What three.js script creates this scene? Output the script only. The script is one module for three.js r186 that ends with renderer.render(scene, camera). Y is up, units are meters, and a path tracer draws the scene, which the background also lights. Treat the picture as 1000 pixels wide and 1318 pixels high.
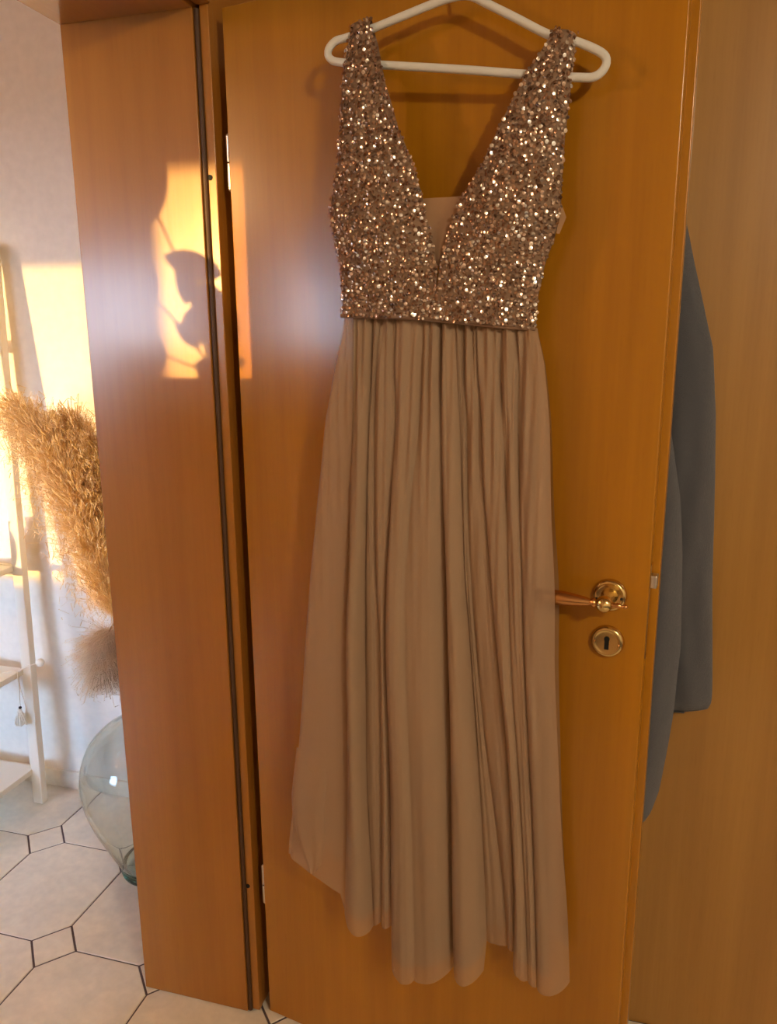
import * as THREE from 'three';
import { mergeGeometries, toCreasedNormals } from 'three/addons/utils/BufferGeometryUtils.js';
import { RoundedBoxGeometry } from 'three/addons/geometries/RoundedBoxGeometry.js';
import { ImprovedNoise } from 'three/addons/math/ImprovedNoise.js';

// ---------------------------------------------------------------- camera, sky, sun, exposure
const scene = new THREE.Scene();
const renderer = new THREE.WebGLRenderer({ antialias: true });
renderer.toneMapping = THREE.LinearToneMapping;
renderer.toneMappingExposure = 1.06;
renderer.shadowMap.enabled = true;
renderer.shadowMap.type = THREE.PCFSoftShadowMap;

const camera = new THREE.PerspectiveCamera(2 * Math.atan(659 / 994) * 180 / Math.PI, 1000 / 1318, 0.03, 200);
camera.position.set(0, 1.45, 0);
camera.rotation.order = 'YXZ';
camera.rotation.set(-12.6 * Math.PI / 180, 15.6 * Math.PI / 180, -0.4 * Math.PI / 180);

// evening sun: travels towards -z, a little to +x and slightly down
const SUN = new THREE.Vector3(0.42, -0.068, -1).normalize();
const sun = new THREE.DirectionalLight(new THREE.Color(1.0, 0.61, 0.16), 5.6);
sun.position.copy(SUN).multiplyScalar(-9).add(new THREE.Vector3(-1.2, 1.2, -1));
sun.target.position.set(-1.2, 1.2, -1);
sun.castShadow = true;
sun.shadow.mapSize.set(2048, 2048);
Object.assign(sun.shadow.camera, { left: -4, right: 4, top: 3, bottom: -3, near: 0.5, far: 30 });
scene.add(sun, sun.target);

// clear evening sky: warm towards the sun and the horizon, blue above
{
  const w = 256, h = 128, data = new Float32Array(w * h * 4), d = new THREE.Vector3(), s = SUN.clone().negate();
  const mix = (a, b, t) => a + (b - a) * t;
  for (let j = 0; j < h; j++) for (let i = 0; i < w; i++) {
    const el = ((j + 0.5) / h - 0.5) * Math.PI, az = ((i + 0.5) / w - 0.5) * 2 * Math.PI;
    d.set(Math.cos(el) * Math.cos(az), Math.sin(el), Math.cos(el) * Math.sin(az));
    const up = Math.max(0, Math.sin(el)), near = Math.pow(Math.max(0, d.dot(s)), 14), hz = Math.exp(-up * 9);
    const o = (j * w + i) * 4, blue = [11, 21.5, 36], warm = [17, 21, 27], glow = [8, 5, 2];
    for (let c = 0; c < 3; c++) data[o + c] = mix(blue[c] * (1 - 0.35 * up), warm[c], hz) + glow[c] * near * (0.4 + 0.6 * hz);
    data[o + 3] = 1;
  }
  const sky = new THREE.DataTexture(data, w, h, THREE.RGBAFormat, THREE.FloatType);
  sky.mapping = THREE.EquirectangularReflectionMapping; sky.magFilter = THREE.LinearFilter; sky.minFilter = THREE.LinearFilter; sky.needsUpdate = true;
  scene.background = sky;
}
const LAMP_AT = new THREE.Vector3(1.3, 2.36, 0.9), LAMP_POWER = 7.6, LAMP_COLOR = new THREE.Color(1, 0.87, 0.62);
const ROOM_POWER = 3.4, ROOM_COLOR = new THREE.Color(1, 0.58, 0.3);

// ---------------------------------------------------------------- helpers
let seed = 12345;
const rnd = () => { seed = (seed * 1664525 + 1013904223) >>> 0; return seed / 4294967296; };
const gauss = () => Math.sqrt(-2 * Math.log(rnd() + 1e-9)) * Math.cos(6.2832 * rnd());
const lerp = (a, b, t) => a + (b - a) * t, clamp = (x, a = 0, b = 1) => Math.min(b, Math.max(a, x));
const sstep = (a, b, x) => { const t = clamp((x - a) / (b - a)); return t * t * (3 - 2 * t); };
const noise = new ImprovedNoise();
const fbm = (x, y, z = 0) => noise.noise(x, y, z) + 0.5 * noise.noise(2.1 * x, 2.1 * y, z + 5) + 0.25 * noise.noise(4.3 * x, 4.3 * y, z + 9);
const used = new Map();
function numbered(name) { const k = used.get(name) ?? 0; used.set(name, k + 1); return k ? name + '_' + String(k).padStart(3, '0') : name; }
function shade(o) { o.traverse((m) => { if (m.isMesh) { m.castShadow = true; m.receiveShadow = true; } }); return o; }
function mesh(name, geometry, material, parent) {
  const g = Array.isArray(geometry) ? mergeGeometries(geometry.map((x) => { const y = x.index ? x.toNonIndexed() : x; for (const k of Object.keys(y.attributes)) if (!['position', 'normal', 'uv'].includes(k)) y.deleteAttribute(k); return y; })) : geometry;
  const m = new THREE.Mesh(g, material); m.name = numbered(name); m.castShadow = m.receiveShadow = true; (parent ?? scene).add(m); return m;
}
function structure(name, geometry, material) { const m = mesh(name, geometry, material); m.userData.kind = 'structure'; return m; }
function structureGroup(name) { const g = new THREE.Group(); g.name = numbered(name); g.userData.kind = 'structure'; scene.add(g); return g; }
function thing(name, label, category, at = [0, 0, 0], turn = 0) {
  const g = new THREE.Group(); g.name = numbered(name); g.position.set(...at); g.rotation.y = turn; g.userData = { label, category }; scene.add(g); return g;
}
// texture coordinates in metres, the grain (v) along the axis "grain"
function metreUV(g, grain = 'y') {
  const p = g.attributes.position, n = g.attributes.normal, uv = new Float32Array(p.count * 2);
  for (let i = 0; i < p.count; i++) {
    const P = { x: p.getX(i), y: p.getY(i), z: p.getZ(i) }, N = { x: Math.abs(n.getX(i)), y: Math.abs(n.getY(i)), z: Math.abs(n.getZ(i)) };
    const rest = ['x', 'y', 'z'].filter((a) => a !== grain), across = N[rest[0]] > N[rest[1]] ? rest[1] : rest[0];
    uv[i * 2] = P[across] + (across === 'z' ? 0.37 : 0); uv[i * 2 + 1] = P[grain];
  }
  g.setAttribute('uv', new THREE.BufferAttribute(uv, 2)); return g;
}
function box(x0, x1, y0, y1, z0, z1, grain = 'y', r = 0) {
  const w = x1 - x0, h = y1 - y0, d = z1 - z0;
  const g = r ? new RoundedBoxGeometry(w, h, d, 2, r) : new THREE.BoxGeometry(w, h, d);
  g.translate((x0 + x1) / 2, (y0 + y1) / 2, (z0 + z1) / 2); return metreUV(g, grain);
}
const V = (x, y, z) => new THREE.Vector3(x, y, z);
function tube(points, r, seg = 40, rad = 8, closed = false, tension = 0.5) {
  return new THREE.TubeGeometry(new THREE.CatmullRomCurve3(points, closed, 'catmullrom', tension), seg, r, rad, closed);
}
function lathe(pts, seg = 32) { return new THREE.LatheGeometry(pts.map(([r, y]) => new THREE.Vector2(r, y)), seg); }
function grid(rows, cols, f) {   // f(u, v) -> [x, y, z]; u across, v down
  const pos = [], uv = [], idx = [];
  for (let j = 0; j <= rows; j++) for (let i = 0; i <= cols; i++) { const q = f(i / cols, j / rows); pos.push(q[0], q[1], q[2]); uv.push(q[0], q[1]); }
  for (let j = 0; j < rows; j++) for (let i = 0; i < cols; i++) { const a = j * (cols + 1) + i, b = a + 1, c = a + cols + 1, d = c + 1; idx.push(a, c, b, b, c, d); }
  const g = new THREE.BufferGeometry();
  g.setAttribute('position', new THREE.Float32BufferAttribute(pos, 3)); g.setAttribute('uv', new THREE.Float32BufferAttribute(uv, 2)); g.setIndex(idx); g.computeVertexNormals(); return g;
}
function poly(list, w) {   // a point on a polyline given in millimetres, w from 0 to 1 by height
  const y0 = list[0][1], y1 = list[list.length - 1][1], y = lerp(y0, y1, w);
  for (let i = 1; i < list.length; i++) if (y >= list[i][1] || i === list.length - 1) {
    const a = list[i - 1], b = list[i], t = clamp((y - a[1]) / (b[1] - a[1] || 1)); return [lerp(a[0], b[0], t) / 1000, y / 1000];
  }
}

// ---------------------------------------------------------------- materials
function texture(w, h, f, srgb = true, sx = 1, sy = 1) {
  const data = new Uint8Array(w * h * 4);
  for (let j = 0; j < h; j++) for (let i = 0; i < w; i++) { const c = f(i / w, j / h), o = (j * w + i) * 4; for (let k = 0; k < 3; k++) data[o + k] = clamp(c[k] ?? c[0]) * 255; data[o + 3] = 255; }
  const t = new THREE.DataTexture(data, w, h, THREE.RGBAFormat); t.magFilter = THREE.LinearFilter; t.minFilter = THREE.LinearMipmapLinearFilter; t.generateMipmaps = true;
  t.wrapS = t.wrapT = THREE.MirroredRepeatWrapping; if (srgb) t.colorSpace = THREE.SRGBColorSpace; t.repeat.set(sx, sy); t.needsUpdate = true; return t;
}
const toS = (c) => (c <= 0.0031308 ? 12.92 * c : 1.055 * Math.pow(c, 1 / 2.4) - 0.055);
// beech veneer: long fine grain, broad bands, small dark flecks; tile is 0.8 m x 2.6 m
function woodMap(base, z) {
  return texture(512, 1024, (u, v) => {
    const x = u * 0.8, y = v * 2.6, warp = 0.012 * noise.noise(x * 3, y * 1.1, z);
    const broad = fbm((x + warp) * 7, y * 0.5, z), mid = fbm((x + warp) * 34, y * 1.1, z + 20), fine = noise.noise(x * 230, y * 5, z + 40), fleck = Math.max(0, noise.noise(x * 300, y * 26, z + 60) - 0.25);
    const k = 1 + 0.15 * broad + 0.08 * mid + 0.035 * fine - 0.10 * fleck;
    return [toS(clamp(base[0] * k)), toS(clamp(base[1] * Math.pow(k, 1.25))), toS(clamp(base[2] * Math.pow(k, 1.5)))];
  }, true, 1 / 0.8, 1 / 2.6);
}
const woodBump = texture(512, 512, (u, v) => [0.5 + 0.3 * noise.noise(u * 180, v * 10, 3) + 0.2 * noise.noise(u * 40, v * 5, 8)], false, 1 / 0.8, 1 / 2.6);
function wood(base, z, rough = 0.33) {
  return new THREE.MeshPhysicalMaterial({ map: woodMap(base, z), roughness: rough, bumpMap: woodBump, bumpScale: 0.0002, specularIntensity: 0.5, clearcoat: 0.58, clearcoatRoughness: 0.2 });
}
const M = {};
M.door = wood([0.39, 0.157, 0.006], 1);
M.jamb = wood([0.37, 0.143, 0.018], 11, 0.3);
M.panel = wood([0.39, 0.193, 0.04], 23, 0.4);
M.plaster = new THREE.MeshStandardMaterial({ roughness: 0.95, map: texture(256, 256, (u, v) => { const k = 0.93 + 0.02 * fbm(u * 40, v * 40); return [k, k * 0.965, k * 0.92]; }), bumpMap: texture(256, 256, (u, v) => [0.5 + 0.3 * fbm(u * 60, v * 60, 2)], false), bumpScale: 0.0004 });
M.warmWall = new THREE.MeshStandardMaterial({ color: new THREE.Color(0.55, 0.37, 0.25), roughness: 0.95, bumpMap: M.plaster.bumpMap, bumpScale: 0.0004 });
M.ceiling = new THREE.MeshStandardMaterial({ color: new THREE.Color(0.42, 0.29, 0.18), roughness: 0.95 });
M.tile = [0, 1, 2].map((k) => new THREE.MeshPhysicalMaterial({ roughness: 0.42, map: texture(256, 256, (u, v) => { const n = fbm(u * 5, v * 5, k * 7), m = fbm(u * 22, v * 22, k * 3 + 1), q = 1 + 0.045 * n + 0.03 * m; return [0.925 * q, 0.89 * q * (1 - 0.01 * n), 0.83 * q * (1 - 0.02 * n)]; }, true, 2.2, 2.2) }));
M.grout = new THREE.MeshStandardMaterial({ color: 0x5d5256, roughness: 0.9 });
M.seal = new THREE.MeshStandardMaterial({ color: 0x4a2e14, roughness: 0.6 });
M.dark = new THREE.MeshStandardMaterial({ color: 0x070505, roughness: 0.8 });
M.whiteWood = new THREE.MeshStandardMaterial({ color: 0xf0ece2, roughness: 0.5, bumpMap: woodBump, bumpScale: 0.0003 });
M.whitePlastic = new THREE.MeshPhysicalMaterial({ color: 0xf8f6f0, roughness: 0.4, sheen: 0.3, sheenColor: new THREE.Color(1, 1, 1), bumpMap: texture(256, 256, (u, v) => [rnd()], false, 30, 30), bumpScale: 0.0004 });
M.brass = new THREE.MeshStandardMaterial({ color: new THREE.Color(0.72, 0.54, 0.24), metalness: 1, roughness: 0.2 });
M.copperBrass = new THREE.MeshStandardMaterial({ color: new THREE.Color(0.68, 0.36, 0.14), metalness: 1, roughness: 0.26 });
M.steel = new THREE.MeshStandardMaterial({ color: new THREE.Color(0.75, 0.73, 0.7), metalness: 1, roughness: 0.35 });
M.glass = new THREE.MeshPhysicalMaterial({ color: 0xffffff, transmission: 1, thickness: 0, roughness: 0.02 });
M.greenGlass = new THREE.MeshPhysicalMaterial({ color: 0xffffff, transmission: 1, thickness: 0.004, roughness: 0.02, ior: 1.5, attenuationColor: new THREE.Color(0.62, 0.88, 0.82), attenuationDistance: 0.032 });
M.lining = new THREE.MeshPhysicalMaterial({ color: new THREE.Color(0.375, 0.262, 0.155), roughness: 0.75, sheen: 0.25, sheenRoughness: 0.5, sheenColor: new THREE.Color(0.8, 0.6, 0.45), side: THREE.DoubleSide });
const netBump = texture(512, 512, (u, v) => [rnd()], false, 1, 1); netBump.repeat.set(3, 3);
M.tulle = new THREE.MeshPhysicalMaterial({ color: new THREE.Color(0.48, 0.312, 0.2), roughness: 0.9, transparent: true, opacity: 0.52, side: THREE.DoubleSide, sheen: 0.4, sheenRoughness: 0.6, sheenColor: new THREE.Color(0.85, 0.68, 0.52), bumpMap: netBump, bumpScale: 0.0005 });
M.bodice = new THREE.MeshStandardMaterial({ color: new THREE.Color(0.24, 0.145, 0.09), roughness: 0.85, side: THREE.DoubleSide });
M.sequin = new THREE.MeshStandardMaterial({ color: 0xffffff, metalness: 0.92, roughness: 0.2, side: THREE.DoubleSide });
M.insert = new THREE.MeshStandardMaterial({ color: new THREE.Color(0.42, 0.25, 0.15), roughness: 0.9, transparent: true, opacity: 0.72, side: THREE.DoubleSide });
M.robe = new THREE.MeshPhysicalMaterial({ color: new THREE.Color(0.118, 0.122, 0.142), roughness: 1, sheen: 0.9, sheenRoughness: 0.6, sheenColor: new THREE.Color(0.45, 0.44, 0.47), side: THREE.DoubleSide, bumpMap: texture(512, 512, (u, v) => [rnd()], false, 5, 5), bumpScale: 0.002 });
M.pampas = new THREE.MeshPhysicalMaterial({ color: new THREE.Color(0.82, 0.62, 0.36), roughness: 0.95, transmission: 0.35, thickness: 0, side: THREE.DoubleSide });
M.pampasPale = new THREE.MeshPhysicalMaterial({ color: new THREE.Color(0.88, 0.75, 0.58), roughness: 0.95, transmission: 0.3, thickness: 0, side: THREE.DoubleSide });
M.straw = new THREE.MeshStandardMaterial({ color: new THREE.Color(0.55, 0.4, 0.2), roughness: 0.8 });
M.cotton = new THREE.MeshStandardMaterial({ color: 0xf3ece0, roughness: 0.95 });
M.bead = new THREE.MeshStandardMaterial({ color: 0xd9b98a, roughness: 0.6 });
M.blackBead = new THREE.MeshStandardMaterial({ color: 0x14101c, roughness: 0.4 });
M.ceramic = new THREE.MeshPhysicalMaterial({ color: 0xb9a488, roughness: 0.6 });
M.leafGreen = new THREE.MeshPhysicalMaterial({ color: new THREE.Color(0.05, 0.14, 0.03), roughness: 0.5, side: THREE.DoubleSide });
M.outside = new THREE.MeshStandardMaterial({ color: new THREE.Color(0.07, 0.055, 0.03), roughness: 1 });

// ---------------------------------------------------------------- setting
const ZF = -1.946, ZJ = -1.286, X0 = -0.945, X1 = -0.69, DOORTOP = 1.986, ZN = 2.3;
structure('floor', box(-5.1, 3.1, -0.12, -0.0025, -2.1, 2.9, 'z'), M.grout);
{
  const floor = scene.getObjectByName('floor');
  const PX = 0.304, PZ = 0.350, AX = 0.064, AZ = 0.068, gap = 0.002, ox = -1.542, oz = -1.69;
  const clip = (pts, keep) => { const out = []; for (let i = 0; i < pts.length; i++) { const a = pts[i], b = pts[(i + 1) % pts.length], ka = keep(a), kb = keep(b); if (ka >= 0) out.push(a); if (ka * kb < 0) { const t = ka / (ka - kb); out.push([lerp(a[0], b[0], t), lerp(a[1], b[1], t)]); } } return out; };
  function slab(pts, cx, cz) {
    let q = pts.map(([x, z]) => [x + cx, z + cz]);
    q = clip(q, (p) => p[1] - (ZF + 0.004)); q = clip(q, (p) => p[0] + 5.05); q = clip(q, (p) => 1.19 - p[0]);
    if (cx > -0.7) q = clip(q, (p) => p[1] + 1.486);
    if (q.length < 3) return null;
    const sh = new THREE.Shape(q.map(([x, z]) => new THREE.Vector2(x, -z)));
    const g = new THREE.ExtrudeGeometry(sh, { depth: 0.006, bevelEnabled: true, bevelThickness: 0.0012, bevelSize: 0.0012, bevelOffset: -0.0012, bevelSegments: 1 });
    g.rotateX(-Math.PI / 2); g.translate(0, -0.0075, 0);
    const p = g.attributes.position, uv = g.attributes.uv; for (let i = 0; i < p.count; i++) uv.setXY(i, p.getX(i) * 0.93 + p.getZ(i) * 0.31, p.getZ(i) * 0.93 - p.getX(i) * 0.31);
    return g;
  }
  const hx = PX / 2 - gap, hz = PZ / 2 - gap, ax = AX, az = AZ;
  const octagon = [[-hx + ax, -hz], [hx - ax, -hz], [hx, -hz + az], [hx, hz - az], [hx - ax, hz], [-hx + ax, hz], [-hx, hz - az], [-hx, -hz + az]].reverse();
  const dx = AX - gap * 1.6, dz = AZ - gap * 1.6, diamond = [[0, -dz], [-dx, 0], [0, dz], [dx, 0]];
  for (let i = -4; i <= 8; i++) for (let j = -1; j <= 5; j++) {
    const cx = ox + i * PX, cz = oz + j * PZ, o = slab(octagon, cx + PX / 2, cz + PZ / 2), d = slab(diamond, cx, cz);
    if (o) mesh('octagonal_tile', o, M.tile[(i * 7 + j * 5 + 70) % 3], floor);
    if (d) mesh('small_tile', d, M.tile[(i * 3 + j + 70) % 3], floor);
  }
}
structure('wall_far', box(-5.1, X0, -0.1, 2.6, ZF - 0.15, ZF), M.plaster);
structure('wall_left', box(-5.2, -5.0, -0.1, 2.6, ZF - 0.15, ZN + 0.2), M.warmWall);
structure('wall_middle', [box(X0 - 0.005, X1 + 0.005, -0.1, 2.6, ZF - 0.15, ZJ - 0.026), box(X0, X1 + 0.02, -0.1, 2.6, -0.48, 2.7), box(X0, X1 + 0.02, DOORTOP + 0.025, 2.6, ZJ - 0.03, -0.45)], M.warmWall);
// near wall of the left room with two windows
const W = [[-4.05, -2.85], [-2.39, -1.45]], WY = [0.99, 1.985], TOPS = [1.985, 2.025];
structure('wall_near', [box(-5.1, W[0][0], -0.1, 2.6, ZN, ZN + 0.2), box(W[0][1], W[1][0], -0.1, 2.6, ZN, ZN + 0.2), box(W[1][1], X0, -0.1, 2.6, ZN, ZN + 0.2),
  ...W.flatMap(([a, b], i) => [box(a, b, -0.1, WY[0], ZN, ZN + 0.2), box(a, b, TOPS[i], 2.6, ZN, ZN + 0.2)])], M.warmWall);
W.forEach(([a, b], i) => {
  const WY = [0.99, TOPS[i]];
  const w = structureGroup('window'); w.name = 'window_' + (a < -3 ? 1 : 2);
  mesh('window_frame', [box(a, a + 0.03, WY[0], WY[1], ZN + 0.12, ZN + 0.17), box(b - 0.03, b, WY[0], WY[1], ZN + 0.12, ZN + 0.17), box(a, b, WY[0], WY[0] + 0.03, ZN + 0.12, ZN + 0.17), box(a, b, WY[1] - 0.03, WY[1], ZN + 0.12, ZN + 0.17)], M.whiteWood, w);
  mesh('pane', new THREE.PlaneGeometry(b - a - 0.04, WY[1] - WY[0] - 0.04).translate((a + b) / 2, (WY[0] + WY[1]) / 2, ZN + 0.145), M.glass, w);
});
structure('ceiling', box(-5.2, 3.2, 2.5, 2.65, -2.15, 2.95), M.ceiling);
structure('wall_right', box(2.9, 3.1, -0.1, 2.6, -1.7, 2.7), M.plaster);
structure('wall_behind', box(X1, 3.1, -0.1, 2.6, 2.6, 2.8), M.plaster);
structure('wall_back', box(X1 + 0.005, 3.0, -0.1, 2.6, -1.56, -1.489), M.panel);
structure('baseboard_far', box(-4.98, X0 - 0.001, 0, 0.062, ZF, ZF + 0.01, 'x', 0.002), M.tile[0]);
structure('ground', new THREE.PlaneGeometry(160, 80).rotateX(-Math.PI / 2).translate(0, -0.6, 43), M.outside);

// door lining of the wide opening
{
  const t = structureGroup('trim'); t.name = 'trim_1';
  mesh('jamb_panel', box(X0, X1, 0.004, DOORTOP + 0.022, ZJ - 0.025, ZJ, 'y', 0.0015), M.jamb, t);
  mesh('head_panel', box(X0, X1, DOORTOP, DOORTOP + 0.022, ZJ + 0.0005, -0.505, 'z', 0.0015), M.jamb, t);
  mesh('near_jamb_panel', box(X0, X1, 0.004, DOORTOP + 0.022, -0.505, -0.48, 'y', 0.0015), M.jamb, t);
  mesh('jamb_strip', box(X1 + 0.008, X1 + 0.025, 0.004, DOORTOP + 0.03, ZJ - 0.026, ZJ - 0.009, 'y', 0.002), M.jamb, t);
  mesh('casing', box(X1 - 0.002, X1 + 0.024, 0.004, DOORTOP + 0.09, -1.488, ZJ - 0.026, 'y', 0.001), M.jamb, t);
  mesh('rubber_seal', [tube([V(X1 + 0.004, 0.004, ZJ - 0.008), V(X1 + 0.004, 1, ZJ - 0.008), V(X1 + 0.004, DOORTOP, ZJ - 0.008)], 0.0052, 12, 8), box(X1, X1 + 0.008, 0.004, DOORTOP, ZJ - 0.03, ZJ - 0.012)], M.seal, t);
  mesh('head_strip', box(X1 + 0.003, X1 + 0.03, DOORTOP + 0.006, DOORTOP + 0.03, ZJ - 0.01, -0.49, 'z', 0.003), M.jamb, t);
  for (const y of [1.725, 0.318]) { const g = new THREE.CylinderGeometry(0.0046, 0.0046, 0.002, 14).rotateX(Math.PI / 2).translate(X1 + 0.0125, y, ZJ - 0.0085); mesh('screw_hole', g, M.dark, t); }
}

// ---------------------------------------------------------------- the open door; its local x runs from hinge to lock, z is out of the face
const HP = [-0.63, 0, -1.295], TURN = -10.4 * Math.PI / 180;
const onLeaf = (s, y, d) => V(s, y, d).applyAxisAngle(V(0, 1, 0), TURN).add(V(...HP)).toArray();
{
  const door = structureGroup('door'); door.name = 'door_1'; door.position.set(...HP); door.rotation.y = TURN;
  mesh('door_leaf', [box(-0.012, 0.720, 0.008, 1.985, -0.026, 0, 'y', 0.0025), box(-0.006, 0.7315, 0.008, 1.992, -0.041, -0.0245, 'y', 0.002)], M.door, door);
  for (const y of [1.748, 0.321]) {
    const k = [-0.02, 0.021].map((o) => new THREE.CylinderGeometry(0.0055, 0.0055, 0.038, 14).translate(-0.0158, y + o, -0.0085));
    mesh('hinge', [...k, new THREE.SphereGeometry(0.006, 12, 8).translate(-0.0158, y + 0.042, -0.0085), new THREE.SphereGeometry(0.0055, 12, 8).translate(-0.0158, y - 0.041, -0.0085), box(-0.0165, 0.0, y - 0.035, y + 0.035, -0.018, -0.015)], M.steel, door);
  }
  const rosette = (y) => lathe([[0, 0.006], [0.0155, 0.006], [0.0185, 0.0075], [0.0215, 0.0078], [0.024, 0.006], [0.0255, 0.0025], [0.0258, 0], [0, 0]], 48).rotateX(Math.PI / 2).translate(0.664, y, 0);
  const handle = mesh('door_handle', [rosette(1.066),
    lathe([[0.0125, 0.004], [0.0125, 0.009], [0.010, 0.012], [0.0088, 0.02], [0.0088, 0.034], [0.0105, 0.038], [0.0125, 0.044], [0.0118, 0.052], [0.008, 0.0575], [0, 0.059]], 28).rotateX(Math.PI / 2).translate(0.664, 1.066, 0)], M.brass, door);
  mesh('lever', lathe([[0, -0.034], [0.0022, -0.033], [0.0039, -0.030], [0.0024, -0.027], [0.0018, -0.0255], [0.0034, -0.0225], [0.0046, -0.0195], [0.0032, -0.0165], [0.0042, -0.012], [0.0048, 0], [0.0045, 0.012], [0.007, 0.0135], [0.0074, 0.0165], [0.0052, 0.019], [0.0052, 0.022], [0.007, 0.028], [0.0095, 0.045], [0.0112, 0.06], [0.0114, 0.08], [0.0098, 0.098], [0.011, 0.102], [0.0085, 0.108], [0, 0.110]], 20).rotateZ(Math.PI / 2).translate(0.664, 1.066, 0.046), M.copperBrass, handle);
  for (const s of [-1, 1]) mesh('screw', new THREE.SphereGeometry(0.0022, 10, 8).translate(0.664 + s * 0.0185, 1.066 - 0.004 + s * 0.002, 0.0078), M.dark, handle);
  const plate = mesh('key_plate', rosette(0.991), M.brass, door);
  mesh('keyhole', [new THREE.CylinderGeometry(0.0042, 0.0042, 0.001, 18).rotateX(Math.PI / 2).translate(0.664, 0.996, 0.0066), new RoundedBoxGeometry(0.0068, 0.016, 0.001, 2, 0.0004).translate(0.664, 0.987, 0.0066)], M.dark, plate);
  for (const s of [-1, 1]) mesh('screw', new THREE.SphereGeometry(0.0021, 10, 8).translate(0.664 + s * 0.0185, 0.990 - s * 0.001, 0.0078), M.copperBrass, plate);
  const lock = mesh('lock_faceplate', box(0.7185, 0.7215, 0.97, 1.12, -0.022, -0.004, 'y', 0.0006), M.brass, door);
  mesh('latch_bolt', box(0.721, 0.7305, 1.084, 1.104, -0.019, -0.0008, 'y', 0.002), M.steel, lock);
}

// ---------------------------------------------------------------- the dress on its hanger (leaf coordinates s, y, d)
const dPlane = (s) => 0.055 - 0.1 * (s - 0.42);
const dHang = (s, y) => dPlane(s) * (1 - 0.3 * sstep(1.79, 1.91, y));
function onDoor(name, label, category, s, y, d) {
  const g = thing(name, label, category, onLeaf(s, y, d), TURN); const inner = g; inner.userData.offset = undefined; delete inner.userData.offset;
  g.shift = V(-s, -y, -d); return g;
}
{
  const h = onDoor('clothes_hanger', 'white clothes hanger hooked over the open wooden door, holding up the sequin dress', 'hanger', 0.43, 1.84, 0.05);
  const P = [[293, 1890], [252, 1883], [232, 1880], [222, 1868], [228, 1855], [251, 1847], [340, 1831], [437, 1814], [534, 1796], [590, 1787], [613, 1786], [625, 1798], [620, 1812], [588, 1830], [550, 1844], [500, 1874], [461, 1897], [444, 1907], [429, 1912], [408, 1912], [380, 1908]];
  mesh('hanger_body', tube(P.map(([s, y]) => V(s / 1000, y / 1000, dHang(s / 1000, y / 1000))), 0.0056, 240, 12, true, 0.5).translate(...h.shift.toArray()), M.whitePlastic, h);
  const dh = dHang(0.43, 1.912);
  mesh('hanger_hook', tube([V(0.432, 1.908, dh), V(0.43, 1.935, dh), V(0.425, 1.965, dh - 0.006), V(0.424, 1.988, dh - 0.022), V(0.425, 1.997, 0.004), V(0.426, 1.997, -0.02), V(0.427, 1.993, -0.042), V(0.427, 1.97, -0.048)], 0.0021, 48, 8).translate(...h.shift.toArray()), M.steel, h);
}
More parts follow.
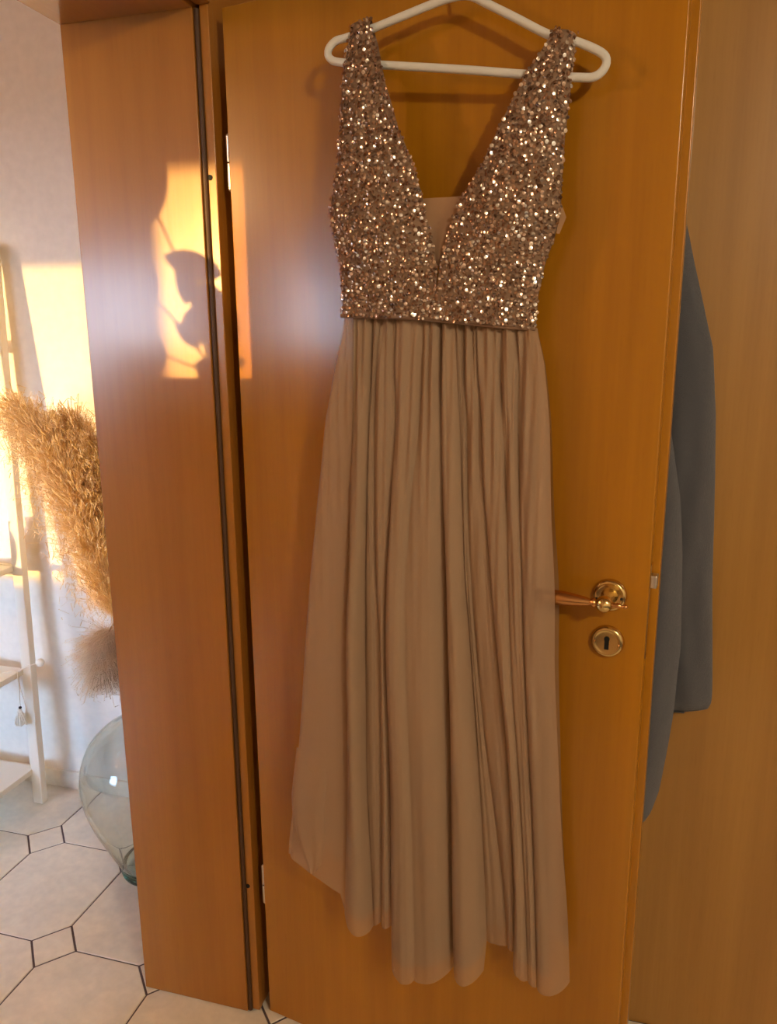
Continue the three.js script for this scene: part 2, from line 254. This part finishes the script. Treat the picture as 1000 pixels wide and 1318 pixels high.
{
  const dress = onDoor('evening_dress', 'long evening dress with sequin bodice and pleated beige tulle skirt hanging on the door', 'dress', 0.42, 0.31, 0.05);
  const T = (g) => g.translate(...dress.shift.toArray());
  // ---- skirt: fold lines, millimetres along the door at the heights YL
  const YL = [1480, 1411, 1329, 1207, 1080, 946, 807, 660, 506, 328];
  const LINES = [
    [246, 230, 211, 195, 178, 163, 150, 134, 117, 100], [263, 261, 258, 251, 245, 239, 239, 237, 229, 222], [293, 290, 285, 281, 275, 272, 271, 272, 278, 283],
    [308, 300, 294, 292, 294, 301, 300, 299, 298, 296], [331, 330, 332, 325, 317, 314, 318, 321, 321, 321], [377, 373, 369, 359, 351, 352, 356, 362, 366, 369],
    [401, 403, 406, 410, 418, 423, 428, 431, 434, 438], [426, 430, 434, 440, 446, 458, 469, 480, 489, 499], [436, 438, 443, 448, 455, 468, 484, 505, 525, 537],
    [457, 460, 468, 477, 492, 509, 526, 537, 545, 545], [489, 494, 502, 512, 521, 531, 543, 554, 565, 574], [516, 522, 524, 534, 545, 555, 564, 573, 582, 590], [545, 560, 572, 581, 593, 598, 606, 616, 631, 642]];
  const HEM = [[493, 474, 436], [404, 380, 380], [384, 391, 397], [397, 395, 402], [322, 306, 309], [309, 318, 346], [346, 340, 369], [416, 417, 419], [420, 421, 418], [392, 383, 374], [372, 370, 367], [367, 366, 380]];
  const WAIST = [[246, 1486], [346, 1484], [443, 1475], [546, 1464]];
  const CREST = [[6, 10], [9, 22], [5, 5], [7, 10], [9, 15], [8, 15], [7, 26], [4, 4], [6, 7], [8, 11], [8, 5], [8, 13]];
  const FLOOR = [[0, 2], [-3, 0], [-2, -4], [-2, -2], [-3, -2], [0, 19], [-2, -8], [-1, -2], [-2, 0], [-2, 6], [0, 17], [-1, 17], [0, 2]];
  const SKEW = [1, 1.5, 0.8, 1.35, 0.7, 1.6, 0.75, 1, 1.2, 0.7, 1.5, 1];
  const at = (list, y) => { for (let i = 1; i < YL.length; i++) if (y >= YL[i] || i === YL.length - 1) { const a = YL[i - 1], b = YL[i], t = (y - a) / (b - a); const p0 = list[Math.max(0, i - 2)], p1 = list[i - 1], p2 = list[i], p3 = list[Math.min(YL.length - 1, i + 1)], c = clamp(t, -0.1, 1.1); return 0.5 * (2 * p1 + (p2 - p0) * c + (2 * p0 - 5 * p1 + 4 * p2 - p3) * c * c + (3 * p1 - p0 - 3 * p2 + p3) * c * c * c); } };
  const waistY = (s) => { for (let i = 1; i < 4; i++) if (s <= WAIST[i][0] || i === 3) { const a = WAIST[i - 1], b = WAIST[i]; return lerp(a[1], b[1], (s - a[0]) / (b[0] - a[0])); } };
  const hemY = (k, t) => { const [a, b, c] = HEM[k]; return a * (1 - t) * (1 - 2 * t) + 4 * b * t * (1 - t) + c * t * (2 * t - 1); };
  function front(k, t, v, { inset = 0, raise = 0, top = 0, narrow = 1 } = {}) {
    if (k === 11) t *= narrow;
    const s0 = lerp(LINES[k][0], LINES[k + 1][0], t), yt = waistY(s0) + top, yb = hemY(k, t) + raise;
    const y = lerp(yt, yb, v), s = lerp(at(LINES[k], y), at(LINES[k + 1], y), t) / 1000;
    const down = sstep(0, 620, yt - y), g = Math.pow(Math.max(0, 1 - (2 * Math.pow(t, SKEW[k]) - 1) ** 2), 0.58);
    const fl = lerp(lerp(FLOOR[k][0], FLOOR[k][1], down), lerp(FLOOR[k + 1][0], FLOOR[k + 1][1], down), t), cr = lerp(CREST[k][0], CREST[k][1], down);
    const early = Math.exp(-(yt - y) / 260), S = s * 1000;
    const q = (k + t) * 2.1, crease = (f, z) => { const n = 1 - Math.min(1, Math.abs(noise.noise(q * f, (yt - y) * 0.0013, z)) * 3.2); return n * n; };
    const ripple = 3.4 * early * Math.sin(S * 0.4 + 4 * noise.noise(q * 0.5, y * 0.002, 4)) - 4.4 * (0.4 + 0.6 * early) * crease(0.62, 7.3) - 3.0 * early * crease(1.5, 1.7) + 1.0 * noise.noise(q * 2.6, y * 0.0016, 2);
    const edge = Math.min(1, Math.min(S - at(LINES[0], y), at(LINES[12], y) - S) / 30 + 0.25);
    const pinch = lerp(0.75, 1, sstep(0, 90, yt - y));
    return [s, y / 1000, dPlane(s) - 0.004 + 0.026 * sstep(0.46, 0.6, s) * Math.exp(-(((y - 1060) / 300) ** 2)) + (fl + 1.45 * cr * g * pinch + ripple * edge) / 1000 - inset * (0.4 + 0.6 * g)];
  }
  const sheet = (k0, k1, opt, rows = 130, per = 16) => { const n = k1 - k0 + 1; return T(grid(rows, n * per, (u, v) => { const q = u * n, k = Math.min(n - 1, Math.floor(q + 1e-6)); return front(k0 + k, clamp(q - k), v, opt); })); };
  mesh('skirt_lining', sheet(1, 11, { inset: 0.005, raise: 34, narrow: 0.45 }), M.lining, dress);
  mesh('tulle_overskirt', sheet(0, 11, {}, 150, 18), M.tulle, dress);
  // back of the skirt, nearly flat against the door
  const backSheet = (k0, k1, raise, off) => T(grid(60, 60, (u, v) => {
    const s0 = lerp(LINES[k0][0], LINES[k1][0], u), yt = waistY(s0), yb = lerp(k0 ? 440 : 500, 400, sstep(0, 0.35, u)) + raise, y = lerp(yt, yb, v), s = lerp(at(LINES[k0], y), at(LINES[k1], y), u) / 1000;
    const e = Math.sqrt(Math.max(0, 1 - (2 * u - 1) ** 2)); return [s, y / 1000, dPlane(s) - 0.004 - off * e + 0.002 * Math.sin(s * 160 + y * 0.002)];
  }));
  mesh('back_skirt', backSheet(0, 12, 45, 0.02), M.tulle, dress);
  mesh('back_lining', backSheet(1, 11, 85, 0.016), M.lining, dress);
  // the turned-up fold of tulle at the lower left hem
  {
    const TL = [[141, 728], [127, 630], [127, 598], [134, 559], [143, 526], [158, 494], [166, 480]], TR = [[214, 742], [203, 647], [199, 614], [198, 574], [197, 540], [190, 502], [176, 482]];
    const g = grid(40, 20, (u, v) => { const a = poly(TL, v), b = poly(TR, v), s = lerp(a[0], b[0], u), y = lerp(a[1], b[1], u); return [s, y, dPlane(s) + 0.004 + 0.014 * Math.pow(Math.sin(Math.PI * u), 0.7) * sstep(0, 0.3, v) + 0.003 * Math.sin(u * 9)]; });
    const tail = grid(16, 12, (u, v) => { const s = lerp(lerp(0.128, 0.112, v), lerp(0.150, 0.166, v), u), y = lerp(0.612, lerp(0.497, 0.468, u), v); return [s, y, dPlane(s) - 0.003 + 0.004 * Math.sin(u * 5 + v * 3)]; });
    mesh('tulle_fold', [T(g), T(tail)], M.tulle, dress);
  }
  // ---- bodice: two panels, each from the waist over the shoulder and down the back
  const LO = [[256, 1893], [251, 1845], [250, 1791], [247, 1753], [242, 1702], [235, 1667], [230, 1637], [238, 1596], [245, 1563], [248, 1522], [246, 1487]];
  const LI = [[293, 1890], [304, 1867], [316, 1833], [330, 1791], [346, 1740], [365, 1701], [380, 1654], [392, 1606], [404, 1553], [403, 1518], [402, 1478]];
  const RI = [[555, 1841], [539, 1815], [519, 1787], [503, 1758], [483, 1720], [466, 1685], [440, 1646], [422, 1604], [407, 1553], [404, 1518], [402, 1478]];
  const RO = [[585, 1834], [583, 1795], [579, 1750], [576, 1712], [575, 1669], [574, 1613], [567, 1585], [556, 1552], [548, 1510], [546, 1464]];
  const panelPoint = (O, I, a0, w, sideSign) => {
    const a = sideSign < 0 ? a0 * 0.86 : a0;   // a 0 at the outer edge, 1 at the neckline / centre
    const o = poly(O, w), i = poly(I, w), s = lerp(o[0], i[0], a), y = lerp(o[1], i[1], a);
    const e = Math.sqrt(Math.min(1, a * 2.6)), bust = Math.exp(-(((y - 1.62) / 0.075) ** 2)), open = sstep(1.56, 1.5, y);
    const wr = 0.0016 * noise.noise(s * 60, y * 35, 3) + 0.0016 * noise.noise(s * 130, y * 60, 8);
    return [s, y, dHang(s, y) + sideSign * (0.0125 * e + (sideSign > 0 ? 0.016 * bust * Math.sin(Math.PI * clamp(a * 0.85 + 0.1)) + 0.002 * open : 0)) + wr];
  };
  const panel = (O, I) => { // v: 0 front waist ... 1 back waist
    const top = 0.46;
    return T(grid(120, 18, (a, v) => {
      if (v < top) return panelPoint(O, I, a, 1 - v / top, 1);
      if (v > 1 - top) return panelPoint(O, I, a, (v - 1 + top) / top, -1);
      const f = panelPoint(O, I, a, 0, 1), b = panelPoint(O, I, a, 0, -1), t = (v - top) / (1 - 2 * top); return [lerp(f[0], b[0], t), f[1] + 0.010 * Math.sin(Math.PI * t) * (0.5 + 0.5 * Math.sqrt(Math.min(1, a * 2.6))), lerp(f[2], b[2], t)];
    }));
  };
  mesh('bodice_panel', panel(LO, LI), M.bodice, dress);
  mesh('bodice_panel', panel(RO, RI), M.bodice, dress);
  mesh('neckline_insert', T(grid(20, 10, (u, v) => { const y = lerp(1.6485, 1.555, v), f = (L) => poly(L, clamp((L[0][1] - y * 1000) / (L[0][1] - L[L.length - 1][1])))[0]; const s = lerp(f(LI) - 0.006, f(RI) + 0.006, u); return [s, y, dHang(s, y) + 0.007 + 0.0015 * Math.sin(u * 8 + v * 5)]; })), M.insert, dress);
  mesh('side_seam', T(grid(6, 4, (u, v) => [lerp(0.570, lerp(0.573, 0.5815, 1 - Math.abs(2 * v - 1)), u), lerp(1.634, 1.592, v), dHang(0.57, 1.61) - 0.004 * u])), M.insert, dress);
  mesh('waist_seam', tube([V(0.245, 1.486, dPlane(0.245) + 0.004), V(0.3, 1.4835, dPlane(0.3) + 0.0085), V(0.346, 1.482, dPlane(0.346) + 0.0095), V(0.443, 1.473, dPlane(0.443) + 0.0095), V(0.5, 1.4665, dPlane(0.5) + 0.0085), V(0.546, 1.463, dPlane(0.546) + 0.004)], 0.0028, 60, 8).applyMatrix4(new THREE.Matrix4()).translate(...dress.shift.toArray()), M.bodice, dress);
  // sequins
  {
    const disc = new THREE.CircleGeometry(0.0026, 9); const p = disc.attributes.position; for (let i = 1; i < p.count; i++) p.setZ(i, -0.00035);
    disc.computeVertexNormals();
    const spots = [], cell = new Map(), key = (x, y) => Math.floor(x / 0.0039) + ':' + Math.floor(y / 0.0039), areaTry = 26000;
    for (let n = 0; n < areaTry; n++) {
      const left = rnd() < 0.5, [O, I] = left ? [LO, LI] : [RO, RI], a = rnd(), w0 = rnd() * 1.02 - 0.02, w = Math.max(0, w0);
      const o = poly(O, w), i = poly(I, w); if (rnd() > Math.abs(o[0] - i[0]) / 0.175) continue;
      const q = panelPoint(O, I, a, w, 1), qa = panelPoint(O, I, clamp(a + (a < 0.5 ? 0.03 : -0.03)), w, 1), qw = panelPoint(O, I, a, clamp(w + (w < 0.5 ? 0.02 : -0.02)), 1);
      if (w0 < 0) { q[1] += -w0 * 0.45; q[2] -= w0 * w0 * 12; }
      const cx = Math.floor(q[0] / 0.0039), cy = Math.floor(q[1] / 0.0039); let near = false;
      for (let i2 = -1; i2 <= 1 && !near; i2++) for (let j2 = -1; j2 <= 1 && !near; j2++) for (const e of cell.get((cx + i2) + ':' + (cy + j2)) ?? []) if ((e[0] - q[0]) ** 2 + (e[1] - q[1]) ** 2 < 0.0039 ** 2) { near = true; break; }
      if (near) continue;
      const k = key(q[0], q[1]); if (!cell.has(k)) cell.set(k, []); cell.get(k).push(q);
      const nn = V(qa[0] - q[0], qa[1] - q[1], qa[2] - q[2]).cross(V(qw[0] - q[0], qw[1] - q[1], qw[2] - q[2])).normalize(); if (nn.z < 0) nn.negate();
      spots.push([q, nn]);
    }
    const im = new THREE.InstancedMesh(disc, M.sequin, spots.length), o = new THREE.Object3D(), c = new THREE.Color();
    spots.forEach(([q, nn], i) => {
      const tilt = V(gauss(), gauss(), 0).multiplyScalar(0.34), dir = nn.clone().add(tilt).normalize();
      o.position.set(q[0], q[1], q[2]).add(dress.shift).addScaledVector(nn, 0.0016 + 0.0012 * rnd());
      o.quaternion.setFromUnitVectors(V(0, 0, 1), dir); o.scale.setScalar(0.82 + 0.36 * rnd()); o.updateMatrix(); im.setMatrixAt(i, o.matrix);
      const r = rnd(), b = 0.75 + 0.5 * rnd(); if (r < 0.55) c.setRGB(0.50 * b, 0.36 * b, 0.28 * b); else if (r < 0.8) c.setRGB(0.66 * b, 0.55 * b, 0.46 * b); else if (r < 0.93) c.setRGB(0.34 * b, 0.21 * b, 0.15 * b); else c.setRGB(0.92, 0.9, 0.9); im.setColorAt(i, c);
    });
    im.name = 'sequins'; im.userData.kind = 'stuff'; im.castShadow = im.receiveShadow = true; dress.add(im);
  }
}

// ---------------------------------------------------------------- grey robe behind the door
{
  const r = thing('bathrobe', 'grey-blue fluffy bathrobe hanging behind the open wooden door', 'bathrobe', [0.06, 0.53, -1.47]);
  const T = (g) => g.translate(-0.06, -0.53, 1.47);
  // sleeve: a soft flattened tube
  const SR = [[96, 1700], [110, 1655], [140, 1545], [172, 1432], [186, 1320], [195, 1180], [205, 1000], [216, 860], [222, 775]], SL = [[84, 1700], [70, 1655], [72, 1545], [82, 1432], [92, 1320], [104, 1180], [116, 1000], [124, 860], [128, 760]];
  const sleeve = grid(80, 28, (u, v) => {
    const a = poly(SL, v), b = poly(SR, v), an = u * 2 * Math.PI, cx = (a[0] + b[0]) / 2, hw = (b[0] - a[0]) / 2, end = v > 0.965 ? Math.sqrt(Math.max(0, 1 - ((v - 0.965) / 0.035) ** 2)) : 1;
    const y = lerp(a[1], b[1], 0.5 + 0.5 * Math.cos(an)), hwe = hw * (0.86 + 0.14 * end);
    return [cx + hwe * Math.cos(an), y, -1.437 + (0.028 * Math.sin(an) * (0.35 + 0.65 * end) + 0.006 * fbm(v * 7, Math.cos(an) * 1.5, 3)) * (0.5 + 0.5 * sstep(0, 0.1, v))];
  });
  const cuff = grid(6, 28, (u, v) => { const an = u * 2 * Math.PI, q = 1 - v; return [0.175 + 0.0405 * q * Math.cos(an), 0.766 + 0.008 * Math.cos(an), -1.437 + 0.0095 * q * Math.sin(an)]; });
  mesh('sleeve', [T(sleeve), T(cuff)], M.robe, r);
  // body: hangs in front of the sleeve, hem running to a low point near the door edge
  const BR = [[70, 1690], [84, 1600], [92, 1420], [96, 1335], [113, 1290], [136, 1175], [146, 1080], [151, 990], [156, 900], [154, 840], [152, 770], [146, 690], [138, 610], [128, 568], [114, 545], [96, 530]];
  const BL = [[40, 1690], [-20, 1600], [-60, 1420], [-75, 1335], [-80, 1290], [-85, 1175], [-90, 1080], [-92, 990], [-94, 900], [-96, 840], [-98, 770], [-99, 690], [-100, 610], [-100, 568], [-100, 545], [-100, 530]];
  const body = (off) => grid(90, 40, (u, v) => {
    const a = poly(BL, v), b = poly(BR, v), s = lerp(a[0], b[0], u), y = lerp(a[1], b[1], u), e = Math.sqrt(Math.max(0, 1 - Math.pow(2 * u - 1, 6)));
    return [s, y, -1.405 + (off > 0 ? 0.030 * e + 0.010 * sstep(0.2, 0.6, v) * Math.sin(s * 55 + 0.6 + v * 1.5) * e + 0.004 * fbm(s * 20, y * 6, 5) : -0.004 * e)];
  });
  mesh('robe_body', [T(body(1)), T(body(-1))], M.robe, r);
  mesh('hanging_loop', T(tube([V(0.05, 1.68, -1.41), V(0.052, 1.72, -1.43), V(0.06, 1.742, -1.447), V(0.068, 1.72, -1.43), V(0.07, 1.68, -1.41)], 0.003, 24, 8)), M.robe, r);
  const hook = thing('coat_hook', 'steel coat hook on the wood panelling, hidden behind the bathrobe and the door', 'hook', [0.06, 1.74, -1.489]);
  mesh('hook_plate', box(-0.014, 0.014, -0.03, 0.03, 0, 0.004, 'y', 0.0015), M.steel, hook);
  mesh('hook_arm', tube([V(0, 0, 0.002), V(0, -0.006, 0.03), V(0, 0.0, 0.046), V(0, 0.02, 0.05)], 0.004, 24, 10), M.steel, hook);
}

// ---------------------------------------------------------------- left room: ladder shelf, garland, demijohn with pampas grass
{
  const lad = thing('ladder_shelf', 'white wooden trestle ladder shelf standing against the sunlit wall', 'shelf', [-1.97, 0, -1.7]);
  const T = (g) => g.translate(1.97, 0, 1.7), TOP = 1.70;
  const leg = (x, z0, z1, w, d) => { const g = new RoundedBoxGeometry(w, 1, d, 2, 0.003), p = g.attributes.position; for (let i = 0; i < p.count; i++) { const t = p.getY(i) + 0.5; p.setXYZ(i, p.getX(i) + x, t * TOP, p.getZ(i) + lerp(z0, z1, t)); } g.computeVertexNormals(); return metreUV(g); };
  for (const x of [-1.69, -2.25]) { mesh('rear_leg', T(leg(x, -1.848, -1.905, 0.036, 0.026)), M.whiteWood, lad); mesh('front_leg', T(leg(x - 0.001, -1.49, -1.862, 0.038, 0.024)), M.whiteWood, lad); }
  for (const [y, z1] of [[0.118, -1.535], [0.455, -1.615], [0.788, -1.685]]) mesh('shelf_board', T(box(-2.24, -1.7015, y - 0.018, y, -1.86, z1, 'x', 0.002)), M.whiteWood, lad);
  for (const [y, z] of [[1.44, -1.895], [0.77, -1.873]]) mesh('rail', T(box(-2.25, -1.69, y - 0.018, y + 0.018, z - 0.006, z + 0.006, 'x', 0.002)), M.whiteWood, lad);
  mesh('cross_bar', T(box(-2.275, -1.668, TOP - 0.02, TOP + 0.025, -1.915, -1.845, 'x', 0.012)), M.whiteWood, lad);

  const gar = thing('bead_garland', 'thin cord garland with wooden beads and white tassels looped on the ladder shelf', 'garland', [-1.70, 0.46, -1.82]);
  const G = (g) => g.translate(1.70, -0.46, 1.82);
  mesh('cord', [G(tube([V(-1.80, 0.472, -1.77), V(-1.76, 0.459, -1.79), V(-1.715, 0.462, -1.822), V(-1.69, 0.466, -1.826), V(-1.66, 0.482, -1.825), V(-1.634, 0.486, -1.85)], 0.0016, 40, 6)), G(tube([V(-1.705, 0.463, -1.825), V(-1.70, 0.42, -1.826), V(-1.704, 0.37, -1.826), V(-1.706, 0.33, -1.826)], 0.0015, 20, 6)), G(tube([V(-1.700, 0.463, -1.825), V(-1.692, 0.40, -1.822), V(-1.682, 0.35, -1.822), V(-1.686, 0.318, -1.82)], 0.0014, 20, 6)), G(tube([V(-1.78, 0.464, -1.772), V(-1.778, 0.445, -1.765), V(-1.777, 0.432, -1.763)], 0.0014, 8, 6))], M.cotton, gar);
  for (const [x, y, z, r, m] of [[-1.634, 0.486, -1.85, 0.013, M.whiteWood], [-1.706, 0.338, -1.826, 0.0048, M.blackBead]]) mesh('bead', G(new THREE.SphereGeometry(r, 20, 14).translate(x, y, z)), m, gar);
  const tassel = (x, y, z, s) => { const parts = [new THREE.SphereGeometry(0.007 * s, 12, 8).translate(x, y - 0.004 * s, z)]; for (let i = 0; i < 46; i++) { const a = i * 2.4, q = Math.sqrt((i + 0.5) / 46), L = (0.044 + 0.008 * rnd()) * s, e = V(x + Math.cos(a) * q * 0.021 * s, y - L, z + Math.sin(a) * q * 0.012 * s); parts.push(tube([V(x + Math.cos(a) * q * 0.004, y - 0.004, z + Math.sin(a) * q * 0.004), V(lerp(x, e.x, 0.75), y - L * 0.5, lerp(z, e.z, 0.75)), e], 0.0016 * s, 6, 5)); } return parts; };
  mesh('tassel', tassel(-1.709, 0.332, -1.826, 1.05).map(G), M.cotton, gar);
  mesh('tassel', tassel(-1.777, 0.433, -1.763, 0.95).map(G), M.cotton, gar);
  const pot = thing('vase', 'small beige ceramic vase at the end of the upper shelf board', 'vase', [-1.752, 0.7885, -1.80]);
  mesh('vase_body', lathe([[0, 0], [0.026, 0], [0.034, 0.012], [0.040, 0.05], [0.036, 0.09], [0.022, 0.115], [0.02, 0.128], [0.027, 0.142], [0.023, 0.142], [0.017, 0.128], [0.018, 0.115], [0.03, 0.09], [0.034, 0.05], [0, 0.014]], 32), M.ceramic, pot);
}
{
  const C = [-1.148, 0, -1.665], jug = thing('demijohn', 'large pale green glass demijohn standing on the tiles beside the door opening', 'demijohn', C);
  const outer = [[0, 0.006], [0.05, 0.004], [0.078, 0], [0.09, 0.006], [0.094, 0.018], [0.092, 0.03], [0.104, 0.055], [0.130, 0.115], [0.156, 0.18], [0.172, 0.24], [0.177, 0.29], [0.170, 0.34], [0.150, 0.388], [0.118, 0.425], [0.08, 0.452], [0.05, 0.475], [0.036, 0.5], [0.032, 0.54], [0.04, 0.552], [0.042, 0.568], [0.036, 0.575]];
  const inner = [[0.029, 0.573], [0.027, 0.5], [0.044, 0.472], [0.075, 0.448], [0.114, 0.421], [0.146, 0.385], [0.166, 0.339], [0.173, 0.29], [0.168, 0.241], [0.152, 0.182], [0.126, 0.118], [0.1, 0.06], [0.086, 0.034], [0.07, 0.016], [0, 0.016]];
  const curve = new THREE.SplineCurve([...outer, ...inner].map(([r, y]) => new THREE.Vector2(r, y)));
  mesh('glass_body', new THREE.LatheGeometry(curve.getPoints(170).map((p) => new THREE.Vector2(Math.max(0, p.x * 1.04), p.y)), 72), M.greenGlass, jug);
  const neck = V(C[0], 0.56, C[2]);
  function plume(label, pts, t0, width, count, len, material, droop) {
    const t = thing('pampas_stem', label, 'pampas grass', [C[0], 0.03, C[2]]), S = (g) => g.translate(-C[0], -0.03, -C[2]);
    const curve = new THREE.CatmullRomCurve3(pts), pos = [], idx = [];
    mesh('stem', S(new THREE.TubeGeometry(curve, 60, 0.0022, 6)), M.straw, t);
    for (let i = 0; i < count; i++) {
      const q = t0 + (1 - t0) * Math.pow(rnd(), 0.9), o = curve.getPoint(q), tan = curve.getTangent(q), a = rnd() * 6.2832, taper = Math.pow(Math.sin(Math.PI * clamp((q - t0) / (1 - t0) * 0.86 + 0.12)), 0.7);
      const side = V(Math.cos(a), 0.3 * gauss(), Math.sin(a)); side.addScaledVector(tan, -side.dot(tan)).normalize();
      const L = len * (0.55 + 0.7 * rnd()), out = width * taper * Math.sqrt(rnd()), base = o.clone().addScaledVector(side, out * 0.35), wob = V(gauss(), gauss(), gauss()).multiplyScalar(0.013);
      const c1 = base.clone().addScaledVector(tan, L * 0.5).addScaledVector(side, out * 0.45).add(wob), c2 = base.clone().addScaledVector(tan, L * 0.85).addScaledVector(side, out * 0.8).add(V(0, -droop * L * (0.4 + rnd()), 0)).addScaledVector(wob, 1.8);
      const wv = V(gauss(), gauss(), gauss()).cross(tan).normalize().multiplyScalar(0.00075 + 0.0005 * rnd()), b = pos.length / 3;
      const c3 = c2.clone().addScaledVector(side, 0.006 * gauss()).addScaledVector(tan, -0.012 * rnd()).add(V(0.007 * gauss(), -0.012 * rnd(), 0.007 * gauss()));
      for (const [pt, ww] of [[base, 0.6], [c1, 1], [c2, 1], [c3, 0.8]]) pos.push(pt.x - wv.x * ww, pt.y - wv.y * ww, pt.z - wv.z * ww, pt.x + wv.x * ww, pt.y + wv.y * ww, pt.z + wv.z * ww);
      idx.push(b, b + 1, b + 2, b + 1, b + 3, b + 2, b + 2, b + 3, b + 4, b + 3, b + 5, b + 4, b + 4, b + 5, b + 6, b + 5, b + 7, b + 6);
    }
    const g = new THREE.BufferGeometry(); g.setAttribute('position', new THREE.Float32BufferAttribute(pos, 3)); g.setIndex(idx); g.computeVertexNormals();
    const m = mesh('plume', S(g), material, t); m.userData.kind = 'stuff';
  }
  const from = [V(-1.13, 0.05, -1.66), V(-1.135, 0.35, -1.67), neck.clone()];
  plume('tall golden pampas plume nearest the ladder shelf, leaning left from the demijohn', [...from, V(-1.224, 0.72, -1.68), V(-1.274, 0.888, -1.69), V(-1.325, 1.05, -1.69), V(-1.385, 1.175, -1.69), V(-1.465, 1.27, -1.685)], 0.44, 0.085, 8500, 0.05, M.pampas, 0.2);
  plume('shorter golden pampas plume behind, close to the wooden door jamb', [...from, V(-1.195, 0.76, -1.74), V(-1.222, 0.92, -1.75), V(-1.262, 1.05, -1.755), V(-1.305, 1.15, -1.755), V(-1.36, 1.235, -1.75)], 0.42, 0.07, 6500, 0.045, M.pampas, 0.25);
  plume('pale drooping pampas plume hanging down over the demijohn beside the jamb', [...from, V(-1.148, 0.70, -1.66), V(-1.185, 0.745, -1.65), V(-1.215, 0.72, -1.645), V(-1.238, 0.665, -1.64), V(-1.245, 0.60, -1.64)], 0.74, 0.055, 3600, 0.032, M.pampasPale, 0.3);
}
// out of the picture, in the evening sun beside the doorway: a cabinet with a plant whose shadow falls on the jamb
{
  const cab = thing('tall_cabinet', 'tall white cabinet in the left room beside the door opening', 'cabinet', [-1.22, 0, -0.22]);
  mesh('carcass', box(-0.26, 0.26, 0.05, 1.443, -0.2, 0.2, 'y', 0.004), M.whiteWood, cab);
  mesh('plinth', box(-0.25, 0.25, 0, 0.05, -0.19, 0.19), M.whiteWood, cab);
  for (const s of [-1, 1]) { const d = mesh('cabinet_door', box(s < 0 ? -0.257 : 0.002, s < 0 ? -0.002 : 0.257, 0.06, 1.435, -0.218, -0.2, 'y', 0.003), M.whiteWood, cab); mesh('knob', new THREE.SphereGeometry(0.012, 16, 12).translate(s * 0.03, 0.8, -0.226), M.steel, d); }
  const plant = thing('potted_plant', 'green potted plant with broad leaves on top of the tall white cabinet', 'plant', [-1.10, 1.443, -0.3]);
  mesh('pot', lathe([[0, 0], [0.028, 0], [0.036, 0.03], [0.034, 0.03], [0.026, 0.02], [0, 0.02]], 28), M.ceramic, plant);
  // leaves: [x, y] of the middle above the pot, half sizes, tilt
  for (const [x, y, a, b, tilt] of [[-0.034, 0.205, 0.026, 0.055, 1.25], [0.004, 0.112, 0.04, 0.07, 0.25], [-0.042, 0.108, 0.017, 0.032, -0.4], [0.008, 0.034, 0.05, 0.018, 0.1], [-0.03, 0.16, 0.016, 0.05, 0.5], [-0.053, 0.178, 0.014, 0.042, 0.15], [-0.05, 0.085, 0.014, 0.032, 0.8], [-0.108, 0.325, 0.035, 0.07, -0.5], [-0.125, 0.06, 0.03, 0.05, 0.3], [-0.13, 0.17, 0.032, 0.06, -0.2]]) {
    const sh = new THREE.Shape(); sh.moveTo(0, -b); sh.bezierCurveTo(a * 1.25, -b * 0.6, a * 1.25, b * 0.4, 0, b); sh.bezierCurveTo(-a * 1.25, b * 0.4, -a * 1.25, -b * 0.6, 0, -b);
    const g = new THREE.ExtrudeGeometry(sh, { depth: 0.0012, bevelEnabled: true, bevelThickness: 0.0006, bevelSize: 0.0008, bevelSegments: 1, curveSegments: 10 }).rotateZ(tilt).translate(x, y, 0);
    const leaf = mesh('leaf', g, M.leafGreen, plant); mesh('leaf_stalk', tube([V(0, 0.02, 0), V(x * 0.4, y * 0.5, 0.008), V(x, y, 0.001)], 0.0022, 14, 6), M.leafGreen, leaf);
  }
}
// ceiling lamps of the hall and of the left room
{
  const p = thing('pendant_lamp', 'white globe pendant lamp hanging in the middle of the left room', 'lamp', [-2.6, 2.5, 0.3]);
  mesh('lamp_rod', new THREE.CylinderGeometry(0.005, 0.005, 0.3, 10).translate(0, -0.15, 0), M.steel, p);
  mesh('lamp_globe', new THREE.SphereGeometry(0.09, 32, 20).translate(0, -0.36, 0), new THREE.MeshStandardMaterial({ color: 0xffffff, roughness: 0.4, emissive: ROOM_COLOR, emissiveIntensity: 3 }), p);
  const light = new THREE.PointLight(ROOM_COLOR, ROOM_POWER); light.name = 'room_lamp_light'; light.position.set(-2.6, 2.14, 0.3); light.castShadow = true; light.shadow.radius = 3.5; scene.add(light);
}
{
  const lamp = thing('ceiling_lamp', 'round white glass ceiling lamp of the hall, outside the doorway', 'lamp', [LAMP_AT.x, 2.5, LAMP_AT.z]);
  mesh('lamp_base', lathe([[0, 0], [0.055, 0], [0.05, -0.03], [0.02, -0.05], [0.012, -0.11], [0, -0.11]], 28), M.steel, lamp);
  mesh('lamp_globe', new THREE.SphereGeometry(0.09, 32, 20).translate(0, LAMP_AT.y - 2.5, 0), new THREE.MeshStandardMaterial({ color: 0xffffff, roughness: 0.4, emissive: LAMP_COLOR, emissiveIntensity: 3 }), lamp);
  const light = new THREE.PointLight(LAMP_COLOR, LAMP_POWER); light.name = 'lamp_light'; light.position.copy(LAMP_AT); light.castShadow = true; light.shadow.radius = 3.5; scene.add(light);
}

scene.traverse((o) => { if (o.isMesh) { o.castShadow = true; o.receiveShadow = true; } });
renderer.render(scene, camera);
